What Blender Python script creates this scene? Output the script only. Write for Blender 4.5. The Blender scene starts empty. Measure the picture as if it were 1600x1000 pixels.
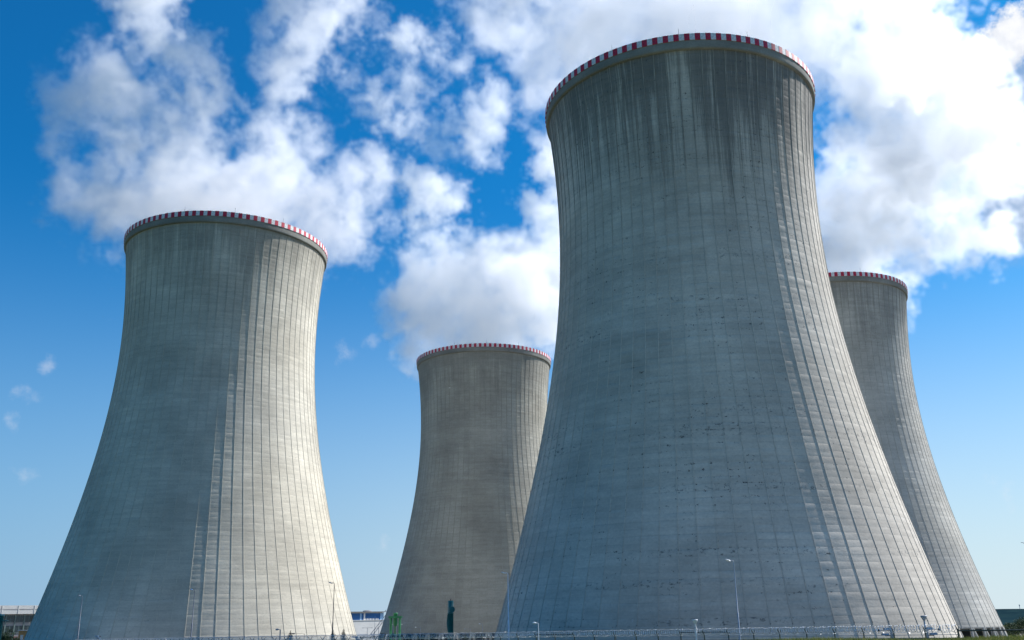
import bpy, bmesh, math, random
import numpy as np
from mathutils import Vector, Matrix

R = math.radians
sc = bpy.context.scene
col = sc.collection
rnd = random.Random(11)

# ------------------------------------------------------------------ camera
EYE = Vector((0.0, 0.0, 12.0))
F_PX, PITCH, ROLL = 1479.9, 0.3052, -0.0162
cam_data = bpy.data.cameras.new('camera')
cam_data.sensor_width = 36.0
cam_data.lens = 36.0 * F_PX / 1600.0
cam_data.clip_start = 0.5
cam_data.clip_end = 40000.0
cam = bpy.data.objects.new('camera', cam_data)
cam.matrix_world = Matrix.Translation(EYE) @ Matrix.Rotation(math.pi / 2 + PITCH, 4, 'X') @ Matrix.Rotation(ROLL, 4, 'Z')
col.objects.link(cam)
sc.camera = cam

# ------------------------------------------------------------------ sky, sun, exposure
SUN_AZ, SUN_EL = 63.0, 42.0          # clockwise from +Y, elevation
world = bpy.data.worlds.new('World')
sc.world = world
world.use_nodes = True
wt = world.node_tree
wt.nodes.clear()


class NT:
    """small helper for writing node trees"""
    def __init__(self, tree):
        self.t = tree

    def n(self, kind, **kw):
        nd = self.t.nodes.new(kind)
        for k, v in kw.items():
            setattr(nd, k, v)
        return nd

    def set(self, sock, v):
        if isinstance(v, bpy.types.NodeSocket):
            self.t.links.new(v, sock)
        elif v is not None:
            sock.default_value = v

    def math(self, op, a, b=None, c=None, clamp=False):
        nd = self.n('ShaderNodeMath', operation=op, use_clamp=clamp)
        self.set(nd.inputs[0], a)
        self.set(nd.inputs[1], b)
        if c is not None:
            self.set(nd.inputs[2], c)
        return nd.outputs[0]

    def vmath(self, op, a, b=None, s=None):
        nd = self.n('ShaderNodeVectorMath', operation=op)
        self.set(nd.inputs[0], a)
        if b is not None:
            self.set(nd.inputs[1], b)
        if s is not None:
            self.set(nd.inputs['Scale'], s)
        return nd.outputs['Value'] if op in ('DOT_PRODUCT', 'LENGTH', 'DISTANCE') else nd.outputs[0]

    def xyz(self, x, y, z):
        nd = self.n('ShaderNodeCombineXYZ')
        for i, v in enumerate((x, y, z)):
            self.set(nd.inputs[i], v)
        return nd.outputs[0]

    def noise(self, vec, scale, detail=4.0, rough=0.55, dist=0.0):
        nd = self.n('ShaderNodeTexNoise')
        self.set(nd.inputs['Vector'], vec)
        nd.inputs['Scale'].default_value = scale
        nd.inputs['Detail'].default_value = detail
        nd.inputs['Roughness'].default_value = rough
        nd.inputs['Distortion'].default_value = dist
        return nd.outputs[0]

    def smooth(self, v, lo, hi, a=0.0, b=1.0):
        nd = self.n('ShaderNodeMapRange', interpolation_type='SMOOTHSTEP')
        self.set(nd.inputs[0], v)
        nd.inputs[1].default_value = lo
        nd.inputs[2].default_value = hi
        nd.inputs[3].default_value = a
        nd.inputs[4].default_value = b
        return nd.outputs[0]

    def mix(self, fac, a, b, blend='MIX'):
        nd = self.n('ShaderNodeMix', data_type='RGBA', blend_type=blend)
        self.set(nd.inputs[0], fac)
        self.set(nd.inputs[6], a)
        self.set(nd.inputs[7], b)
        return nd.outputs[2]


def pix_dir(px, py):
    """world direction seen at a point of the 1600 x 1000 picture"""
    u, w = px - 800.0, py - 500.0
    cr, sr = math.cos(ROLL), math.sin(ROLL)
    u, w = cr * u + sr * w, -sr * u + cr * w
    c, s = math.cos(PITCH), math.sin(PITCH)
    return Vector((u / F_PX, c + s * w / F_PX, s - c * w / F_PX)).normalized()


W = NT(wt)
sky = W.n('ShaderNodeTexSky', sky_type='NISHITA')
sky.sun_disc = False
sky.sun_elevation = R(SUN_EL)
sky.sun_rotation = R(SUN_AZ)
sky.altitude = 400.0
sky.air_density = 1.0
sky.dust_density = 0.6
sky.ozone_density = 2.2
hsv = W.n('ShaderNodeHueSaturation')
hsv.inputs['Saturation'].default_value = 1.1
hsv.inputs['Value'].default_value = 1.0
W.set(hsv.inputs['Color'], sky.outputs[0])
SKY_STRENGTH = 0.073
# far cumulus and small fair-weather clouds of the sky itself
dirv = W.n('ShaderNodeTexCoord').outputs['Generated']
warp = W.n('ShaderNodeTexNoise')
W.set(warp.inputs['Vector'], dirv)
warp.inputs['Scale'].default_value = 14.0
warp.inputs['Detail'].default_value = 5.0
wv = W.vmath('SCALE', W.vmath('SUBTRACT', warp.outputs['Color'], (0.5, 0.5, 0.5)), s=0.05)
dw = W.vmath('ADD', dirv, wv)
fine = W.noise(dirv, 38.0, 7.0, 0.62)


def sky_cloud(spots):
    m = None
    for px, py, rad in spots:
        d = W.vmath('DISTANCE', dw, tuple(pix_dir(px, py)))
        v = W.math('SUBTRACT', 1.0, W.math('DIVIDE', d, rad / F_PX))
        m = v if m is None else W.math('MAXIMUM', m, v)
    return m


grey = sky_cloud([(1590, 230, 95), (1615, 320, 100), (1600, 160, 70), (1700, 260, 160), (1760, 200, 160)])
grey = W.smooth(W.math('ADD', grey, W.math('MULTIPLY', W.math('SUBTRACT', fine, 0.5), 0.5)), 0.0, 0.5)
white = sky_cloud([(1590, 70, 55), (1545, 115, 48), (1640, 50, 60), (1530, 170, 40)])
white = W.smooth(W.math('ADD', white, W.math('MULTIPLY', W.math('SUBTRACT', fine, 0.5), 1.5)), -0.05, 0.35)
small = sky_cloud([(35, 612, 22), (68, 566, 14), (8, 661, 12), (545, 554, 20), (574, 538, 18), (602, 541, 12),
                   (590, 851, 14), (30, 735, 18), (1576, 770, 20)])
small = W.smooth(W.math('ADD', small, W.math('MULTIPLY', W.math('SUBTRACT', fine, 0.5), 3.4)), 0.05, 1.6, 0.0, 0.36)
elev = W.n('ShaderNodeSeparateXYZ')
W.set(elev.inputs[0], dirv)
hz = W.smooth(elev.outputs[2], -0.02, 0.46, 1.0, 0.0)          # pale summer air towards the horizon
hz = W.math('MULTIPLY', W.math('POWER', hz, 1.5), 0.95)
toward = W.smooth(W.vmath('DOT_PRODUCT', dirv, (math.sin(R(SUN_AZ)), math.cos(R(SUN_AZ)), 0.0)), -0.2, 0.95)
haze_col = W.mix(toward, (2.8, 4.5, 6.6, 1.0), (7.0, 7.9, 8.4, 1.0))
base_sky = W.mix(hz, W.vmath('MULTIPLY', hsv.outputs[0], (0.08, 0.90, 1.34)), haze_col)
soft = W.noise(dirv, 6.0, 5.0, 0.55)
grey = W.math('MULTIPLY', grey, W.smooth(soft, 0.3, 0.7, 0.7, 1.0))
c0 = W.mix(grey, base_sky, W.mix(W.smooth(soft, 0.35, 0.65), (3.4, 4.5, 6.4, 1.0), (4.6, 5.6, 7.2, 1.0)))
c1 = W.mix(white, c0, W.mix(W.smooth(fine, 0.35, 0.65), (7.6, 8.0, 8.8, 1.0), (9.5, 9.6, 9.9, 1.0)))
c2 = W.mix(small, c1, (8.0, 8.2, 8.8, 1.0))
bg = W.n('ShaderNodeBackground')
W.set(bg.inputs[0], c2)
bg.inputs[1].default_value = SKY_STRENGTH
wo = W.n('ShaderNodeOutputWorld')
wt.links.new(bg.outputs[0], wo.inputs[0])

sun_data = bpy.data.lights.new('sun', 'SUN')
sun_data.energy = 5.0
sun_data.angle = R(0.53)
sun_data.color = (1.0, 0.97, 0.945)
sun = bpy.data.objects.new('sun', sun_data)
sdir = Vector((math.sin(R(SUN_AZ)) * math.cos(R(SUN_EL)), math.cos(R(SUN_AZ)) * math.cos(R(SUN_EL)), math.sin(R(SUN_EL))))
sun.rotation_euler = sdir.to_track_quat('Z', 'Y').to_euler()
sun.location = (150, 100, 300)
col.objects.link(sun)

sc.view_settings.view_transform = 'Standard'
sc.view_settings.look = 'None'
sc.view_settings.exposure = 0.52
sc.view_settings.gamma = 1.0
sc.view_settings.use_curve_mapping = False
sc.render.engine = 'CYCLES'
cy = sc.cycles
cy.max_bounces = 16
cy.diffuse_bounces = 3
cy.glossy_bounces = 3
cy.transmission_bounces = 4
cy.transparent_max_bounces = 16
cy.volume_bounces = 16
cy.volume_step_rate = 3.0
cy.use_denoising = True
try:
    cy.denoiser = 'OPENIMAGEDENOISE'
except TypeError:
    pass
cy.sample_clamp_indirect = 8.0


# ------------------------------------------------------------------ small helpers
def link(o, parent=None):
    col.objects.link(o)
    if parent is not None:
        o.parent = parent
    return o


def tag(o, label=None, cat=None, group=None, kind=None):
    for k, v in (('label', label), ('category', cat), ('group', group), ('kind', kind)):
        if v:
            o[k] = v
    return o


def empty(name, loc, rz=0.0):
    o = bpy.data.objects.new(name, None)
    o.location = loc
    o.rotation_euler = (0, 0, rz)
    o.empty_display_size = 1.0
    return link(o)


def copy_tree(o, parent=None):
    c = o.copy()
    col.objects.link(c)
    c.parent = parent
    for ch in list(o.children):
        copy_tree(ch, c)
    return c


class MB:
    """collects faces for one mesh"""
    def __init__(self):
        self.v, self.f, self.smooth = [], [], []

    def add(self, verts, faces, smooth=False):
        b = len(self.v)
        self.v += [tuple(v) for v in verts]
        self.f += [tuple(b + i for i in f) for f in faces]
        self.smooth += [smooth] * len(faces)
        return self

    def box(self, c, s, rz=0.0):
        cx, cy_, cz = c
        hx, hy, hz = s[0] / 2, s[1] / 2, s[2] / 2
        co, si = math.cos(rz), math.sin(rz)
        vs = []
        for z in (-hz, hz):
            for x, y in ((-hx, -hy), (hx, -hy), (hx, hy), (-hx, hy)):
                vs.append((cx + x * co - y * si, cy_ + x * si + y * co, cz + z))
        return self.add(vs, [(3, 2, 1, 0), (4, 5, 6, 7), (0, 1, 5, 4), (1, 2, 6, 5), (2, 3, 7, 6), (3, 0, 4, 7)])

    def tube(self, pts, rad, n=8, cap=True):
        pts = [Vector(p) for p in pts]
        rads = rad if isinstance(rad, (list, tuple)) else [rad] * len(pts)
        vs, fs = [], []
        for i, p in enumerate(pts):
            d = (pts[min(i + 1, len(pts) - 1)] - pts[max(i - 1, 0)]).normalized()
            a = d.cross(Vector((0, 0, 1)) if abs(d.z) < 0.95 else Vector((1, 0, 0))).normalized()
            b = d.cross(a).normalized()
            for k in range(n):
                t = 2 * math.pi * k / n
                vs.append(p + (a * math.cos(t) + b * math.sin(t)) * rads[i])
        for i in range(len(pts) - 1):
            for k in range(n):
                fs.append((i * n + k, i * n + (k + 1) % n, (i + 1) * n + (k + 1) % n, (i + 1) * n + k))
        self.add(vs, fs, n > 5)
        if cap:
            m = (len(pts) - 1) * n
            self.add(vs[:n], [tuple(range(n))])
            self.add(vs[m:], [tuple(range(n - 1, -1, -1))])
        return self

    def lathe(self, prof, n=24, c=(0, 0, 0)):
        vs, fs = [], []
        for r, z in prof:
            for k in range(n):
                t = 2 * math.pi * k / n
                vs.append((c[0] + r * math.cos(t), c[1] + r * math.sin(t), c[2] + z))
        for i in range(len(prof) - 1):
            for k in range(n):
                fs.append((i * n + k, i * n + (k + 1) % n, (i + 1) * n + (k + 1) % n, (i + 1) * n + k))
        return self.add(vs, fs, True)

    def mesh(self, name, mat=None):
        me = bpy.data.meshes.new(name)
        me.from_pydata(self.v, [], self.f)
        me.polygons.foreach_set('use_smooth', self.smooth)
        if mat:
            me.materials.append(mat)
        me.update()
        return me

    def build(self, name, mat=None, parent=None, loc=None):
        o = bpy.data.objects.new(name, self.mesh(name, mat))
        if loc is not None:
            o.location = loc
        return link(o, parent)


def simple_mat(name, color, rough=0.6, metal=0.0, var=0.12, scale=3.0, bump=0.0):
    m = bpy.data.materials.new(name)
    m.use_nodes = True
    t = NT(m.node_tree)
    b = m.node_tree.nodes['Principled BSDF']
    co = t.n('ShaderNodeTexCoord').outputs['Object']
    ns = t.noise(co, scale, 5.0, 0.6)
    k = t.smooth(ns, 0.3, 0.7, 1.0 - var, 1.0 + var)
    c = t.vmath('SCALE', tuple(color[:3]), s=k)
    t.set(b.inputs['Base Color'], c)
    b.inputs['Roughness'].default_value = rough
    b.inputs['Metallic'].default_value = metal
    if bump:
        bn = t.n('ShaderNodeBump')
        bn.inputs['Strength'].default_value = bump
        t.set(bn.inputs['Height'], ns)
        t.set(b.inputs['Normal'], bn.outputs[0])
    return m


def at(px, py, Y):
    d = pix_dir(px, py)
    return EYE + d * (Y / d.y)


# ------------------------------------------------------------------ terrain
FEN0 = Vector((39.55, 96.84))                 # one end of the perimeter fence
FDIR = Vector((-2.318, 1.904)).normalized()    # the way it runs
FNOR = Vector((-FDIR.y, FDIR.x)) * -1.0
if FNOR.y < 0:
    FNOR = -FNOR


def sm(x, a, b):
    t = min(1.0, max(0.0, (x - a) / (b - a)))
    return t * t * (3 - 2 * t)


def ground(x, y):
    s = (Vector((x, y)) - FEN0).dot(FNOR)
    z = 10.3 + 0.67 * sm(y, 12, 34)
    z += (7.4 - z) * sm(y, 38, 70)
    z = z + (7.4 - z) * sm(s, -20, -6)
    z *= 1.0 - sm(s, 5, 34)
    far = math.hypot(x, y)
    z += 0.05 * math.sin(x * 0.7) * math.cos(y * 0.5) * (1 - sm(far, 60, 120))
    return z


def axis(lim, near, step, far_n):
    a = list(np.arange(-near, near + 1e-6, step))
    g = np.geomspace(near, lim, far_n)[1:]
    return np.array(sorted(list(-g) + a + list(g)))


gx = axis(30000, 150, 3.0, 28)
gy = np.array(sorted(list(np.arange(-60, 260, 2.5)) + list(np.geomspace(262, 30000, 30)) + list(-np.geomspace(62, 20000, 12))))
gv = [(x, y, ground(x, y)) for y in gy for x in gx]
nx = len(gx)
gf = [(j * nx + i, j * nx + i + 1, (j + 1) * nx + i + 1, (j + 1) * nx + i) for j in range(len(gy) - 1) for i in range(nx - 1)]
gm = bpy.data.materials.new('meadow')
gm.use_nodes = True
t = NT(gm.node_tree)
co = t.n('ShaderNodeTexCoord').outputs['Object']
a = t.mix(t.smooth(t.noise(co, 0.05, 5), 0.35, 0.65), (0.045, 0.075, 0.018, 1), (0.10, 0.11, 0.035, 1))
a = t.mix(t.smooth(t.noise(co, 1.7, 6, 0.7), 0.4, 0.7), a, (0.13, 0.12, 0.05, 1))
sx = t.n('ShaderNodeSeparateXYZ')
t.set(sx.inputs[0], co)
sd_ = t.vmath('DOT_PRODUCT', t.vmath('SUBTRACT', co, (FEN0.x, FEN0.y, 0.0)), (FNOR.x, FNOR.y, 0.0))
yard = t.math('MULTIPLY', t.smooth(sd_, 2.0, 8.0), t.smooth(t.vmath('LENGTH', co), 650.0, 900.0, 1.0, 0.0))
grit = t.mix(t.smooth(t.noise(co, 0.4, 6, 0.7), 0.3, 0.7), (0.17, 0.155, 0.13, 1), (0.25, 0.235, 0.205, 1))
a = t.mix(yard, a, grit)
gb = gm.node_tree.nodes['Principled BSDF']
t.set(gb.inputs['Base Color'], a)
gb.inputs['Roughness'].default_value = 0.95
gb.inputs['Specular IOR Level'].default_value = 0.0
g = MB()
g.add(gv, gf, True)
tag(g.build('ground', gm), kind='structure')

# ------------------------------------------------------------------ cooling towers
RT, ZT, KB, KA, H = 28.4026, 93.797, 0.3924, 0.3632, 125.0
ZB = 6.8                     # lower edge of the concrete shell
NRIB, NPAN, NCOL = 78, 90, 46
LIFT = 1.2
LIP_Z = 121.7
R_LIP = 30.78


def prof(z):
    k = np.where(np.asarray(z) < ZT, KB, KA)
    return np.sqrt(RT * RT + (k * (np.asarray(z) - ZT)) ** 2)


def concrete(name, base, dark, streak, patch, seed, streak_z=85.0):
    """weathered board-marked concrete in cylinder coordinates of the tower"""
    m = bpy.data.materials.new(name)
    m.use_nodes = True
    t = NT(m.node_tree)
    b = m.node_tree.nodes['Principled BSDF']
    co = t.n('ShaderNodeTexCoord').outputs['Object']
    sep = t.n('ShaderNodeSeparateXYZ')
    t.set(sep.inputs[0], co)
    x, y, z = sep.outputs
    th = t.math('ARCTAN2', y, x)
    bay = t.math('MULTIPLY', th, NRIB / (2 * math.pi))
    lift = t.math('DIVIDE', t.math('SUBTRACT', z, ZB), LIFT)
    u = t.math('MULTIPLY', th, 34.0)                    # metres along the wall
    cyl = t.xyz(u, z, seed)
    fb, fl = t.math('FLOOR', bay), t.math('FLOOR', lift)

    def white(v):
        nd = t.n('ShaderNodeTexWhiteNoise', noise_dimensions='3D')
        t.set(nd.inputs['Vector'], v)
        return nd.outputs[0]
    w_panel = white(t.xyz(fb, fl, seed))
    w_lift = white(t.xyz(seed, fl, 3.3))
    w_bay = white(t.xyz(fb, 7.7, seed))
    tone = t.math('ADD', 0.905, t.math('MULTIPLY', w_panel, 0.06))
    tone = t.math('ADD', tone, t.math('MULTIPLY', w_lift, 0.05))
    tone = t.math('ADD', tone, t.math('MULTIPLY', w_bay, 0.05))
    big = t.noise(cyl, 0.055, 6, 0.6)
    tone = t.math('MULTIPLY', tone, t.smooth(big, 0.25, 0.75, 0.78, 1.18))
    hor = t.noise(t.xyz(t.math('MULTIPLY', u, 0.16), t.math('MULTIPLY', z, 1.1), seed + 5), 0.8, 5, 0.65)
    tone = t.math('MULTIPLY', tone, t.smooth(hor, 0.3, 0.7, 0.90, 1.07))
    fine = t.noise(cyl, 2.3, 6, 0.7)
    tone = t.math('MULTIPLY', tone, t.smooth(fine, 0.25, 0.75, 0.90, 1.09))
    c = t.vmath('SCALE', tuple(base), s=tone)
    # warm / cool drift
    drift = t.noise(t.xyz(t.math('MULTIPLY', u, 0.5), z, seed + 9), 0.03, 3)
    c = t.mix(t.smooth(drift, 0.35, 0.65, 0.0, 0.35), c, t.vmath('MULTIPLY', c, (1.04, 0.99, 0.90)))
    # construction joints
    fr = t.math('FRACT', lift)
    joint = t.math('LESS_THAN', t.math('ABSOLUTE', t.math('SUBTRACT', fr, 0.5)), 0.45)
    joint = t.math('SUBTRACT', 1.0, joint)
    jn = t.smooth(t.noise(t.xyz(t.math('MULTIPLY', u, 0.3), z, seed + 2), 0.9, 4), 0.42, 0.62)
    c = t.mix(t.math('MULTIPLY', t.math('MULTIPLY', joint, jn), 0.17), c, tuple(dark) + (1,))
    # lime bloom under some of the joints
    lime = t.noise(t.xyz(t.math('MULTIPLY', u, 2.2), t.math('MULTIPLY', z, 0.5), seed + 21), 0.6, 4, 0.6)
    lz = white(t.xyz(2.0, fl, seed + 4))
    lime = t.math('MULTIPLY', t.smooth(lime, 0.63, 0.74), t.math('GREATER_THAN', lz, 0.9))
    c = t.mix(t.math('MULTIPLY', lime, 0.35), c, (0.62, 0.64, 0.66, 1))
    # broken dark seams: whole lifts with spalled, mossy edges
    band_sel = t.math('GREATER_THAN', white(t.xyz(1.0, fl, seed + 40)), 0.74)
    pat = t.noise(t.xyz(t.math('MULTIPLY', u, 0.9), t.math('MULTIPLY', z, 1.3), seed + 33), 1.3, 7, 0.78)
    wide = t.noise(t.xyz(t.math('MULTIPLY', u, 0.25), t.math('MULTIPLY', z, 0.3), seed + 14), 0.25, 3)
    pm = t.math('MULTIPLY', t.smooth(pat, 0.53, 0.66), t.math('MULTIPLY', band_sel, t.smooth(wide, 0.42, 0.6)))
    c = t.mix(t.math('MULTIPLY', pm, patch), c, tuple(dark) + (1,))
    # small spalls and bolt pockets
    spn = t.noise(t.xyz(u, t.math('MULTIPLY', z, 1.15), seed + 51), 1.5, 6, 0.75)
    spw = t.noise(cyl, 0.07, 4, 0.6)
    jd = t.smooth(t.math('ABSOLUTE', t.math('SUBTRACT', fr, 0.5)), 0.1, 0.5)
    sp = t.smooth(t.math('ADD', spn, t.math('MULTIPLY', jd, 0.07)), 0.645, 0.70)
    sp = t.math('MULTIPLY', sp, t.smooth(spw, 0.42, 0.58))
    c = t.mix(t.math('MULTIPLY', sp, patch), c, tuple(0.5 * q for q in dark) + (1,))
    # soot and algae running down from the rim, in bundles along the ribs
    st0 = t.noise(t.xyz(t.math('MULTIPLY', u, 0.42), t.math('MULTIPLY', z, 0.05), seed + 66), 1.0, 4, 0.6)
    st = t.noise(t.xyz(t.math('MULTIPLY', u, 1.5), t.math('MULTIPLY', z, 0.04), seed + 60), 1.0, 6, 0.72)
    bundle = t.noise(t.xyz(t.math('MULTIPLY', u, 0.09), t.math('MULTIPLY', z, 0.01), seed + 70), 1.0, 3)
    length = t.math('ADD', t.math('MULTIPLY', bundle, 70.0), -26.0)
    up = t.smooth(t.math('ADD', z, length), streak_z + 4.0, 126.0 + 4.0)
    st = t.math('ADD', t.math('MULTIPLY', st, 0.72), t.math('MULTIPLY', st0, 0.28))
    sv = t.smooth(t.math('ADD', st, t.math('MULTIPLY', up, 0.26)), 0.575, 0.75)
    sv = t.math('MULTIPLY', sv, up)
    fb2 = t.math('ABSOLUTE', t.math('SUBTRACT', t.math('FRACT', bay), 0.5))
    near_rib = t.smooth(fb2, 0.38, 0.48)
    rs = t.math('MULTIPLY', near_rib, t.smooth(white(t.xyz(fb, 1.5, seed + 80)), 0.25, 0.8))
    rs = t.math('MULTIPLY', rs, t.math('MULTIPLY', t.smooth(z, 66.0, 114.0), t.smooth(t.noise(t.xyz(t.math('MULTIPLY', u, 0.3), t.math('MULTIPLY', z, 0.12), seed + 85), 1.0, 4, 0.7), 0.35, 0.6)))
    sv = t.math('MAXIMUM', sv, t.math('MULTIPLY', rs, 0.95))
    c = t.mix(t.math('MULTIPLY', sv, streak, clamp=True), c, tuple(0.7 * q for q in dark) + (1,))
    t.set(b.inputs['Base Color'], c)
    b.inputs['Roughness'].default_value = 0.9
    b.inputs['Specular IOR Level'].default_value = 0.25
    # board marks and pitted skin
    h1 = t.noise(t.xyz(t.math('MULTIPLY', u, 0.35), t.math('MULTIPLY', z, 1.3), seed + 90), 1.4, 7, 0.7)
    hh = t.math('ADD', t.math('MULTIPLY', h1, 0.045), t.math('MULTIPLY', fine, 0.022))
    hh = t.math('SUBTRACT', hh, t.math('MULTIPLY', joint, 0.004))
    bn = t.n('ShaderNodeBump')
    bn.inputs['Strength'].default_value = 0.75
    bn.inputs['Distance'].default_value = 1.0
    t.set(bn.inputs['Height'], hh)
    t.set(b.inputs['Normal'], bn.outputs[0])
    return m


def shell_mesh():
    rng = np.random.default_rng(5)
    sub = 3
    nc = NRIB * sub
    zr, dr, lift_i = [], [], []
    nl = int((LIP_Z + 0.3 - ZB) / LIFT)
    for i in range(nl + 1):
        z0 = ZB + i * LIFT
        if i > 0:
            zr.append(z0)
            dr.append(-0.005)
            lift_i.append(i)
        for f in (0.04, 0.5, 0.96):
            if z0 + f * LIFT < LIP_Z + 0.4:
                zr.append(z0 + f * LIFT)
                dr.append(0.0)
                lift_i.append(i)
    zr, dr, lift_i = np.array(zr), np.array(dr), np.array(lift_i)
    zr = np.append(zr, LIP_Z + 0.5)
    dr = np.append(dr, 0.0)
    lift_i = np.append(lift_i, lift_i[-1])
    nr = len(zr)
    th = np.arange(nc) * 2 * np.pi / nc
    panel = rng.normal(0, 0.003, (nl + 2, NRIB))
    ringo = rng.normal(0, 0.0015, (nl + 2, 1))
    bulge = rng.normal(0, 0.0035, (nl + 2, nc))
    bulge = (bulge + np.roll(bulge, 1, 1) + np.roll(bulge, -1, 1)) / 2
    rr = np.zeros((nr, nc))
    base = prof(zr)
    bay = (np.arange(nc) // sub) % NRIB
    for j in range(nr):
        li = lift_i[j]
        rr[j] = base[j] + dr[j] + panel[li][bay] + ringo[li] + bulge[li]
    X = rr * np.cos(th)
    Y = rr * np.sin(th)
    Z = np.repeat(zr[:, None], nc, 1)
    # inner face of the wall
    zi = np.linspace(LIP_Z + 0.5, ZB, 40)
    ri = prof(zi) - np.interp(zi, [ZB, 25, 100, 122], [0.9, 0.45, 0.35, 0.6])
    X = np.vstack([X, ri[:, None] * np.cos(th)])
    Y = np.vstack([Y, ri[:, None] * np.sin(th)])
    Z = np.vstack([Z, np.repeat(zi[:, None], nc, 1)])
    co = np.stack([X, Y, Z], 2).reshape(-1, 3)
    rows = X.shape[0]
    idx = np.arange(rows * nc).reshape(rows, nc)
    nxt = np.roll(idx, -1, 1)
    q = np.stack([idx[:-1], nxt[:-1], nxt[1:], idx[1:]], 2).reshape(-1, 4)
    close = np.stack([idx[-1], nxt[-1], nxt[0], idx[0]], 1)
    q = np.vstack([q, close])
    me = bpy.data.meshes.new('shell')
    me.vertices.add(len(co))
    me.vertices.foreach_set('co', co.astype(np.float32).ravel())
    me.loops.add(q.size)
    me.loops.foreach_set('vertex_index', q.astype(np.int32).ravel())
    me.polygons.add(len(q))
    me.polygons.foreach_set('loop_start', np.arange(0, q.size, 4, dtype=np.int32))
    me.update(calc_edges=True)
    me.polygons.foreach_set('use_smooth', np.ones(len(q), bool))
    me.validate()
    return me


SHELL = shell_mesh()


def rib_mesh():
    mb = MB()
    zs = np.linspace(ZB + 0.05, LIP_Z + 0.3, 58)
    vs, fs = [], []
    hw = 0.075
    for z in zs:
        r = float(prof(z))
        for rr_, yy in ((r - 0.15, -hw - 0.03), (r + 0.075, -hw), (r + 0.075, hw), (r - 0.15, hw + 0.03)):
            vs.append((rr_, yy, z))
    for i in range(len(zs) - 1):
        for k in range(3):
            fs.append((i * 4 + k, i * 4 + k + 1, (i + 1) * 4 + k + 1, (i + 1) * 4 + k))
    fs.append((0, 3, 2, 1))
    mb.add(vs, fs)
    return mb.mesh('rib')


RIB = rib_mesh()


def arc_slab(r0, r1, z0, z1, a, n=3):
    """curved slab spanning the angle a about +X"""
    vs, fs = [], []
    for i in range(n + 1):
        t_ = -a / 2 + a * i / n
        for r, z in ((r0, z0), (r1, z0), (r1, z1), (r0, z1)):
            vs.append((r * math.cos(t_), r * math.sin(t_), z))
    for i in range(n):
        for k in range(4):
            fs.append((i * 4 + k, i * 4 + (k + 1) % 4, (i + 1) * 4 + (k + 1) % 4, (i + 1) * 4 + k))
    fs += [(3, 2, 1, 0), tuple(n * 4 + k for k in range(4))]
    return MB().add(vs, fs)


M_RED = simple_mat('red_paint', (0.52, 0.018, 0.05), 0.6, 0, 0.4, 2.2)
M_WHITE = simple_mat('white_paint', (0.72, 0.72, 0.72), 0.6, 0, 0.2, 2.2)
M_STEEL = simple_mat('galvanised_steel', (0.42, 0.44, 0.47), 0.45, 0.6, 0.15, 4.0)
M_DARKSTEEL = simple_mat('dark_steel', (0.05, 0.055, 0.07), 0.5, 0.3, 0.2, 4.0)
M_FILL_SHADE = simple_mat('fill_shade_dark', (0.03, 0.035, 0.035), 0.9, 0, 0.3, 2.0)  # near-black colour stands in for the shade inside the tower foot

PAN_A = 2 * math.pi / NPAN
red_me = arc_slab(R_LIP + 0.02, R_LIP + 0.16, H - 1.47, H + 0.03, PAN_A * 0.5).mesh('red_panel', M_RED)
white_me = arc_slab(R_LIP + 0.02, R_LIP + 0.14, H - 1.45, H + 0.02, PAN_A * 0.497).mesh('white_panel', M_WHITE)
# the thickened edge beam below the painted panels
lip = MB()
lip.lathe([(float(prof(LIP_Z)) - 0.3, LIP_Z - 0.05), (R_LIP - 0.14, LIP_Z), (R_LIP - 0.04, LIP_Z + 0.35), (R_LIP, H - 1.5), (R_LIP + 0.0, H - 0.05),
           (R_LIP - 0.1, H), (R_LIP - 1.7, H), (R_LIP - 1.75, H - 1.2), (float(prof(LIP_Z)) - 0.3, LIP_Z - 0.05)], NRIB * 2)
LIP_ME = lip.mesh('edge_beam')
rod = MB()
rod.tube([(R_LIP - 0.4, 0, H - 0.2), (R_LIP - 0.4, 0, H + 1.7)], [0.05, 0.025], 6)
ROD_ME = rod.mesh('lightning_rod', M_DARKSTEEL)
# one sloping leg of the ring of raking columns that carries the shell
r_hi, r_lo = float(prof(ZB)) - 0.45, float(prof(ZB)) + 1.6
half = 2 * math.pi / NCOL / 2


def leg_mesh(sgn):
    mb = MB()
    p0 = Vector((r_lo * math.cos(sgn * half * 0.62), r_lo * math.sin(sgn * half * 0.62), -0.2))
    p1 = Vector((r_hi * math.cos(sgn * half * 0.10), r_hi * math.sin(sgn * half * 0.10), ZB + 0.25))
    mb.tube([p0, p1], 0.5, 8)
    return mb.mesh('raking_column')


LEGS = [leg_mesh(-1), leg_mesh(1)]

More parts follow.
